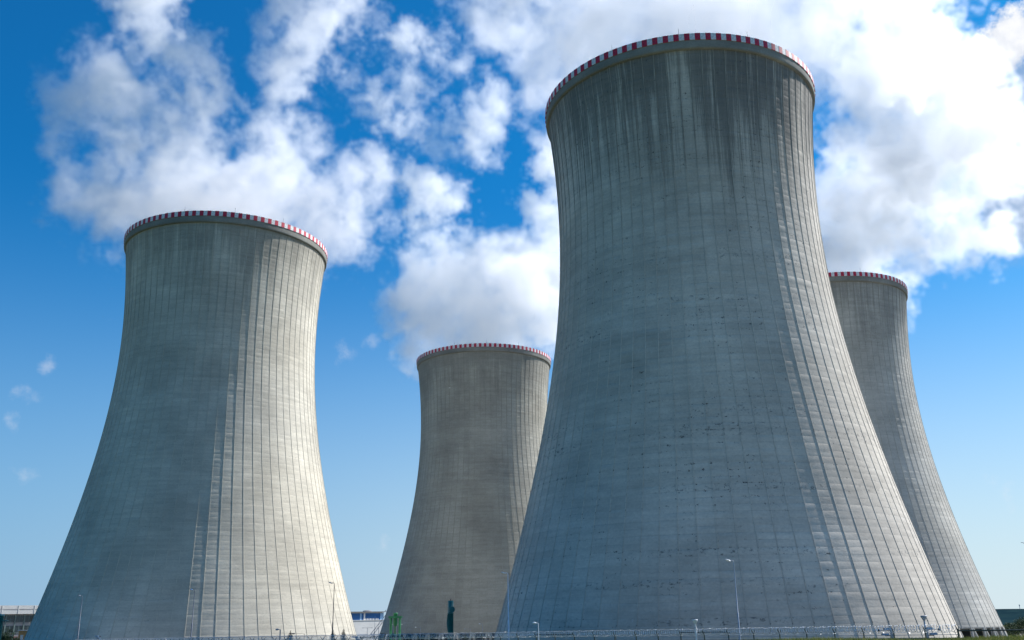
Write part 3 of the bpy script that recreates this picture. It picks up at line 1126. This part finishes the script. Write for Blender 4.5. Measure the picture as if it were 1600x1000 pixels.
for a_, b_, m_ in ((29.5, 41.5, M_MAROON), (44, 48.5, M_ORANGE), (51, 55.5, M_BGREY)):
    xa, xb = at(a_, 940, Yb).x - cx_, at(b_, 940, Yb).x - cx_
    mb = MB()
    hz_ = (z_pent - z_par) * (0.9 if b_ - a_ > 8 else 0.45)
    mb.box(((xa + xb) / 2, -5.03, z_par + hz_ / 2 + 0.05), (xb - xa, 0.08, hz_))
    mb.build('louvre', m_, pe)
nb = 14
floor_h = z_eave / 4.0
for f_ in range(4):
    for k in range(nb):
        bw = wid / nb
        xx = -wid / 2 + bw * (k + 0.5)
        zz = floor_h * (f_ + 0.5)
        mb = MB()
        mb.box((xx, -8.95, zz + 0.25), (bw * 0.86, 0.12, floor_h * 0.62))
        wdw = mb.build('window', M_MAROON if (k * 7 + f_ * 3) % 9 == 0 else M_GLASS, root)
        mb = MB()
        mb.box((xx, -9.03, zz + 0.25), (0.10, 0.08, floor_h * 0.62))
        mb.box((xx, -9.06, zz + 0.25 - floor_h * 0.36), (bw * 0.9, 0.25, 0.12))
        mb.build('frame', M_MULLION, wdw)
for k in range(nb + 1):
    mb = MB()
    mb.box((-wid / 2 + wid * k / nb, -9.1, z_eave / 2), (0.35, 0.35, z_eave))
    mb.build('pilaster', M_MULLION, root)
root.scale = (1.36, 1.0, 1.0)
# ochre kiosk and teal tank at its foot
kp = at(28, 991, 380.0)
root = empty('kiosk', (kp.x + 2, 384.0, 0))
tag(root, 'small sunlit ochre hut with a flat roof before the office block', 'hut')
kh = at(30, 985.5, 380.0).z
mb = MB()
mb.box((0, 0, kh / 2), (5.5, 4.0, kh))
mb.build('wall', M_ORANGE, root)
mb = MB()
mb.box((0, 0, kh + 0.1), (6.2, 4.8, 0.25))
mb.build('roof', M_BWHITE, root)
mb = MB()
mb.box((-1.4, -2.03, kh * 0.5), (1.1, 0.08, kh * 0.7))
mb.build('door', M_BWHITE, root)
tp = at(2, 960, 360.0)
mb = MB()
mb.lathe([(1.6, -0.2), (1.6, tp.z - 0.6), (1.75, tp.z - 0.55), (1.75, tp.z - 0.35), (1.5, tp.z), (0.05, tp.z + 0.2)], 24)
root = empty('teal_tank', (tp.x - 0.6, tp.y, 0))
tag(root, 'dark teal upright tank in front of the office block', 'tank')
mb.build('body', M_TEAL, root)
mb = MB()
mb.box((2.3, -0.2, at(5, 970, 360.0).z), (2.2, 1.2, 0.35))
mb.build('platform', M_TEAL, root)

# white block with the blue top storey between the cream tower and the far one
Yw = 600.0
xw0, xw1 = at(535, 965, Yw).x, at(600, 965, Yw).x
z_wall, z_blue = at(570, 969.5, Yw).z, at(570, 958, Yw).z
root = empty('white_hall', ((xw0 + xw1) / 2 - 6, Yw + 22, 0), R(45))
tag(root, 'plain white hall with a deep blue rooftop storey', 'building')
cxw = (xw0 + xw1) / 2
mb = MB()
mb.box((0, 0, z_wall / 2), (xw1 - xw0 + 8, 30, z_wall))
mb.build('wall', M_BWHITE, root)
mb = MB()
mb.box((0, 0, z_wall + 0.15), (xw1 - xw0 + 8.6, 30.6, 0.3))
mb.build('roof_edge', M_BWHITE, root)
xb0, xb1 = at(540, 965, Yw).x - cxw, at(584, 965, Yw).x - cxw
storey = MB()
storey.box(((xb0 + xb1) / 2, -4, (z_wall + z_blue) / 2), (xb1 - xb0, 18, z_blue - z_wall))
storey = storey.build('rooftop_storey', M_BLUE, root)
for a_, b_, m_ in ((551.5, 553.6, M_PALEBLUE), (556.5, 558.6, M_BWHITE), (579.5, 584.2, M_PALEBLUE)):
    xa, xb = at(a_, 965, Yw).x - cxw, at(b_, 965, Yw).x - cxw
    mb = MB()
    mb.box(((xa + xb) / 2, -13.05, (z_wall + z_blue) / 2), (xb - xa, 0.12, z_blue - z_wall - 0.1))
    mb.build('cladding_panel', m_, storey)
for k in range(9):
    mb = MB()
    xk = at(559.5 + k * 2.1, 965, Yw).x - cxw
    mb.box((xk, -13.12, z_wall + 0.75), (0.35, 0.08, 1.1))
    mb.build('window', M_BWHITE, storey)
mb = MB()
mb.box(((xb0 + xb1) / 2 + 0.8, -4, z_blue + 0.85), (xb1 - xb0 + 4.5, 21, 0.35))
rf = mb.build('roof', M_ROOF, root)
mb = MB()
mb.box(((xb0 + xb1) / 2, -4, z_blue + 0.35), (xb1 - xb0 - 0.6, 17.5, 0.7))
mb.build('fascia', M_BWHITE, root)
mb = MB()
xm = at(571, 957, Yw).x - cxw
mb.lathe([(2.2, z_blue + 1.0), (2.1, z_blue + 1.5), (1.2, z_blue + 1.8), (0.05, z_blue + 1.9)], 16, (xm, -6, 0))
mb.build('vent', M_ROOF, rf)
mb = MB()
xm = at(588, 957, Yw).x - cxw
mb.tube([(xm - 1.8, -12, z_blue - 0.6), (xm, -12, z_blue + 1.2), (xm + 0.5, -12, z_blue + 1.9)], 0.12, 6)
mb.build('davit', M_DARKSTEEL, root)
root.scale = (1.42, 1.0, 1.0)
# sloping lattice gallery to its right
root = empty('lattice_gallery', tuple(at(588, 990, 470.0).xy) + (0,))
tag(root, 'grey lattice stair gallery climbing behind the far brownish tower', 'gallery')
ga, gb_ = at(578, 998, 470.0) - root.location, at(603, 966, 470.0) - root.location
for dz in (0.0, 1.7):
    mb = MB()
    mb.tube([ga + Vector((0, 0, dz)), gb_ + Vector((0, 0, dz))], 0.14, 6)
    mb.build('chord', M_LAMP, root)
for k in range(9):
    p0 = ga.lerp(gb_, k / 9)
    p1 = ga.lerp(gb_, (k + 1) / 9)
    mb = MB()
    mb.tube([p0 + Vector((0, 0, 1.7 if k % 2 else 0)), p1 + Vector((0, 0, 0 if k % 2 else 1.7))], 0.08, 5)
    mb.build('brace', M_LAMP, root)
for k in (2, 5, 8):
    p0 = ga.lerp(gb_, k / 9)
    mb = MB()
    mb.tube([p0, Vector((p0.x, p0.y, -0.2))], 0.14, 6)
    mb.build('leg', M_LAMP, root)

# ------------------------------------------------------------------ hills and mast on the skyline
hm_ = bpy.data.materials.new('hazy_wooded_hillside')
hm_.use_nodes = True
t = NT(hm_.node_tree)
co = t.n('ShaderNodeTexCoord').outputs['Object']
a = t.mix(t.smooth(t.noise(co, 0.012, 6, 0.7), 0.35, 0.65), (0.010, 0.028, 0.038, 1), (0.020, 0.046, 0.050, 1))  # dark woods, with the blue of distance haze painted into the colour
hb_ = hm_.node_tree.nodes['Principled BSDF']
t.set(hb_.inputs['Base Color'], a)
hb_.inputs['Roughness'].default_value = 1.0
hb_.inputs['Specular IOR Level'].default_value = 0.0
rs = random.Random(4)
vs, fs = [], []
HT = at(1590, 952.5, 4000.0).z - 4.0
ncol_, nrow_ = 700, 30
for j in range(nrow_):
    for i in range(ncol_):
        x = -4200 + 9000 * i / (ncol_ - 1)
        v = j / (nrow_ - 1)
        y = 800 + 3400 * v
        top = HT + 7.0 * math.sin(x * 0.0019 + 4.35) + 4.0 * math.sin(x * 0.0047 + 1.0)
        zz = 1.5 + (top - 1.5) * sm(v, 0.35, 0.95) + (rs.uniform(-1.0, 1.0) * (0.6 + 1.4 * v) if j else -2.5)
        vs.append((x, y, zz))
for j in range(nrow_ - 1):
    for i in range(ncol_ - 1):
        fs.append((j * ncol_ + i, j * ncol_ + i + 1, (j + 1) * ncol_ + i + 1, (j + 1) * ncol_ + i))
mb = MB()
mb.add(vs, fs)
tag(mb.build('hills', hm_), kind='structure')
mp = at(1592.5, 944.5, 3700.0)
mb = MB()
mb.tube([(0, 0, -20), (0, 0, 12)], [0.9, 0.8], 6)
mb.tube([(0, 0, 12), (0, 0, 17)], [1.9, 1.9], 8)
mb.tube([(0, 0, 17), (0, 0, 20)], [0.5, 0.3], 6)
tag(mb.build('radio_mast', M_LAMP, None, (mp.x, mp.y, mp.z - 18)), 'tiny radio mast on the wooded skyline hill', 'mast')

# ------------------------------------------------------------------ trees


def leaf_mat(name, c0_, c1_):
    m = bpy.data.materials.new(name)
    m.use_nodes = True
    t = NT(m.node_tree)
    b = m.node_tree.nodes['Principled BSDF']
    rn = t.n('ShaderNodeNewGeometry').outputs['Random Per Island']
    t.set(b.inputs['Base Color'], t.mix(rn, tuple(c0_) + (1,), tuple(c1_) + (1,)))
    b.inputs['Roughness'].default_value = 0.8
    return m


M_LEAF = leaf_mat('broad_leaves', (0.018, 0.045, 0.014), (0.055, 0.095, 0.03))
M_NEEDLE = leaf_mat('spruce_needles', (0.010, 0.026, 0.016), (0.032, 0.055, 0.030))
M_BARK = simple_mat('bark', (0.07, 0.055, 0.04), 0.95, 0, 0.3, 3.0, 0.4)


def broad_tree(x, y, h, r, seed, label):
    rs = random.Random(seed)
    gz = ground(x, y)
    root = empty('broadleaf_tree', (x, y, gz))
    tag(root, label, 'tree', 'broadleaf trees')
    mb = MB()
    mb.tube([(0, 0, -0.2), (0.1, 0, h * 0.4), (0, 0.1, h * 0.75)], [0.3, 0.22, 0.1], 8)
    for k in range(5):
        a_ = k * 1.3
        mb.tube([(0, 0, h * (0.3 + 0.07 * k)), (math.cos(a_) * r * 0.6, math.sin(a_) * r * 0.6, h * (0.5 + 0.08 * k))], [0.12, 0.04], 5)
    mb.build('trunk', M_BARK, root)
    vs, fs = [], []
    clumps = [(Vector((rs.uniform(-0.6, 0.6) * r, rs.uniform(-0.6, 0.6) * r, h * rs.uniform(0.35, 0.9))), r * rs.uniform(0.35, 0.6)) for _ in range(15)]
    for c, cr_ in clumps:
        for _ in range(230):
            d = Vector((rs.gauss(0, 1), rs.gauss(0, 1), rs.gauss(0, 0.8))).normalized() * cr_ * rs.uniform(0.6, 1.05)
            p = c + d
            s_ = rs.uniform(0.12, 0.24)
            e1 = Vector((rs.gauss(0, 1), rs.gauss(0, 1), rs.gauss(0, 1))).normalized()
            e2 = e1.cross(Vector((rs.gauss(0, 1), rs.gauss(0, 1), rs.gauss(0, 1)))).normalized()
            b_ = len(vs)
            vs += [p - e1 * s_, p + e2 * s_ * 0.6, p + e1 * s_, p - e2 * s_ * 0.6]
            fs.append((b_, b_ + 1, b_ + 2, b_ + 3))
    MB().add(vs, fs).build('crown', M_LEAF, root)


def spruce(px, py, Y, label, seed, spread=0.30, h=None):
    rs = random.Random(seed)
    top = at(px, py, Y)
    gz = ground(top.x, top.y)
    h = top.z - gz
    root = empty('spruce_tree', (top.x, top.y, gz))
    tag(root, label, 'tree', 'spruce tops before the cream tower')
    mb = MB()
    mb.tube([(0, 0, -0.2), (0, 0, h)], [0.16, 0.02], 6)
    mb.build('trunk', M_BARK, root)
    vs, fs = [], []
    z = h * 0.12
    while z < h:
        rr_ = (h - z) * spread + 0.08
        nb_ = 7 if rr_ > 0.3 else 4
        a0 = rs.uniform(0, 6)
        for k in range(nb_):
            a_ = a0 + 6.283 * k / nb_ + rs.uniform(-0.3, 0.3)
            ln = rr_ * rs.uniform(0.35, 1.2)
            d = Vector((math.cos(a_), math.sin(a_), 0))
            n_ = max(3, int(ln / 0.10))
            for q in range(n_):
                f_ = (q + 0.5) / n_
                c = d * ln * f_ + Vector((0, 0, z - 0.35 * ln * f_ + 0.25 * ln * f_ * f_))
                w_ = min(0.20, 0.45 * rr_) * (1.15 - f_) + min(0.07, 0.2 * rr_)
                for s_ in (-1, 1):
                    side = (d * 0.6 + Vector((-d.y, d.x, 0)) * s_ + Vector((0, 0, rs.uniform(-0.4, 0.3)))).normalized()
                    up_ = Vector((0, 0, 0.05))
                    b_ = len(vs)
                    vs += [c - d * 0.05, c + side * w_ + up_ * 0.5, c + side * w_ * 0.9 - up_ * 0.5, c + d * 0.05]
                    fs.append((b_, b_ + 1, b_ + 2, b_ + 3))
        z += 0.10 + rs.uniform(0, 0.06)
    MB().add(vs, fs).build('crown', M_NEEDLE, root)


spruce(454, 985, 168.0, 'bushy dark spruce top left of the dark street lamp', 1, 0.52)
spruce(520.5, 983.5, 164.0, 'spruce top standing at the foot of the dark street lamp', 2, 0.42)
spruce(537, 982.5, 166.0, 'slim spruce top right of the dark street lamp', 3, 0.42)
TL = ['rounded tree beside the right foot of the far tower', 'taller dark tree at the edge behind the gate rail', 'low bushy tree between the far tower and the gate rail',
      'dark tree under the wooded hill with a ragged top', 'spreading tree seen between the raking columns']
for k, (px, py, Y, r_) in enumerate(((1578, 975, 430, 3.2), (1598, 967, 440, 4.5), (1568, 981, 425, 2.6), (1588, 972, 450, 3.8), (1622, 968, 445, 4.6))):
    p = at(px, py, Y)
    broad_tree(p.x, p.y, p.z, r_, 20 + k, TL[k])
for k, (px, py, Y, r_, lb) in enumerate(((14, 983, 372, 3.2, 'leafy tree at the foot of the office block'), (24, 992, 368, 2.4, 'small bushy tree beside the ochre hut'), (4, 990, 366, 3.0, 'dark bush like tree beside the teal tank'))):
    p = at(px, py, Y)
    broad_tree(p.x, p.y, p.z, r_, 40 + k, lb)

# ------------------------------------------------------------------ two birds in the air
M_GULL = simple_mat('pale_plumage', (0.70, 0.72, 0.72), 0.7, 0, 0.1, 3.0)
M_CROW = simple_mat('dark_plumage', (0.03, 0.03, 0.05), 0.6, 0, 0.1, 3.0)


def bird(px, py, Y, m, label, s=1.0, rz=0.4):
    p = at(px, py, Y)
    root = empty('bird', tuple(p), rz)
    tag(root, label, 'bird')
    mb = MB()
    mb.tube([(-0.42, 0, 0.02), (-0.30, 0, 0.02), (-0.1, 0, 0), (0.08, 0, 0), (0.2, 0, 0.03), (0.28, 0, 0.04), (0.36, 0, 0.03)], [0.02, 0.05, 0.10, 0.10, 0.055, 0.06, 0.01], 10)
    mb.build('body', m, root)
    for sd in (-1, 1):
        mb = MB()
        up = [(0.10, 0, 0.05), (0.14, sd * 0.35, 0.22), (0.02, sd * 0.75, 0.16), (-0.06, sd * 0.74, 0.15), (-0.06, sd * 0.35, 0.20), (-0.12, 0, 0.04)]
        dn = [(a_, b_, c_ - 0.025) for a_, b_, c_ in up]
        n_ = len(up)
        mb.add(up + dn, [tuple(range(n_)), tuple(range(2 * n_ - 1, n_ - 1, -1))] + [(i, (i + 1) % n_, n_ + (i + 1) % n_, n_ + i) for i in range(n_)])
        mb.build('wing', m, root)
    root.scale = (s, s, s)


bird(702.5, 606, 300.0, M_GULL, 'pale bird gliding in front of the brownish grey tower', 0.75)
bird(1599.5, 848.5, 150.0, M_CROW, 'dark bird in the clear sky above the wooded hill', 0.6, 1.2)

# ------------------------------------------------------------------ meadow grass on the bank
rs = random.Random(9)
M_GRASS = leaf_mat('meadow_blades', (0.17, 0.20, 0.025), (0.50, 0.42, 0.09))
vs, fs = [], []
for _ in range(60000):
    x, y = rs.uniform(-3, 27), rs.uniform(29.5, 39.5)
    z = ground(x, y)
    hgt = rs.uniform(0.06, 0.15) * (1.7 if rs.random() < 0.05 else 1)
    a_ = rs.uniform(0, 6.283)
    w_ = rs.uniform(0.006, 0.014)
    dx, dy = math.cos(a_) * w_, math.sin(a_) * w_
    lx, ly = rs.gauss(0, 0.03), rs.gauss(0, 0.03)
    b_ = len(vs)
    vs += [(x - dx, y - dy, z - 0.01), (x + dx, y + dy, z - 0.01), (x + lx, y + ly, z + hgt)]
    fs.append((b_, b_ + 1, b_ + 2))
tag(MB().add(vs, fs).build('grass', M_GRASS), 'sunlit yellow green meadow grass on the bank before the fence', 'grass', kind='stuff')
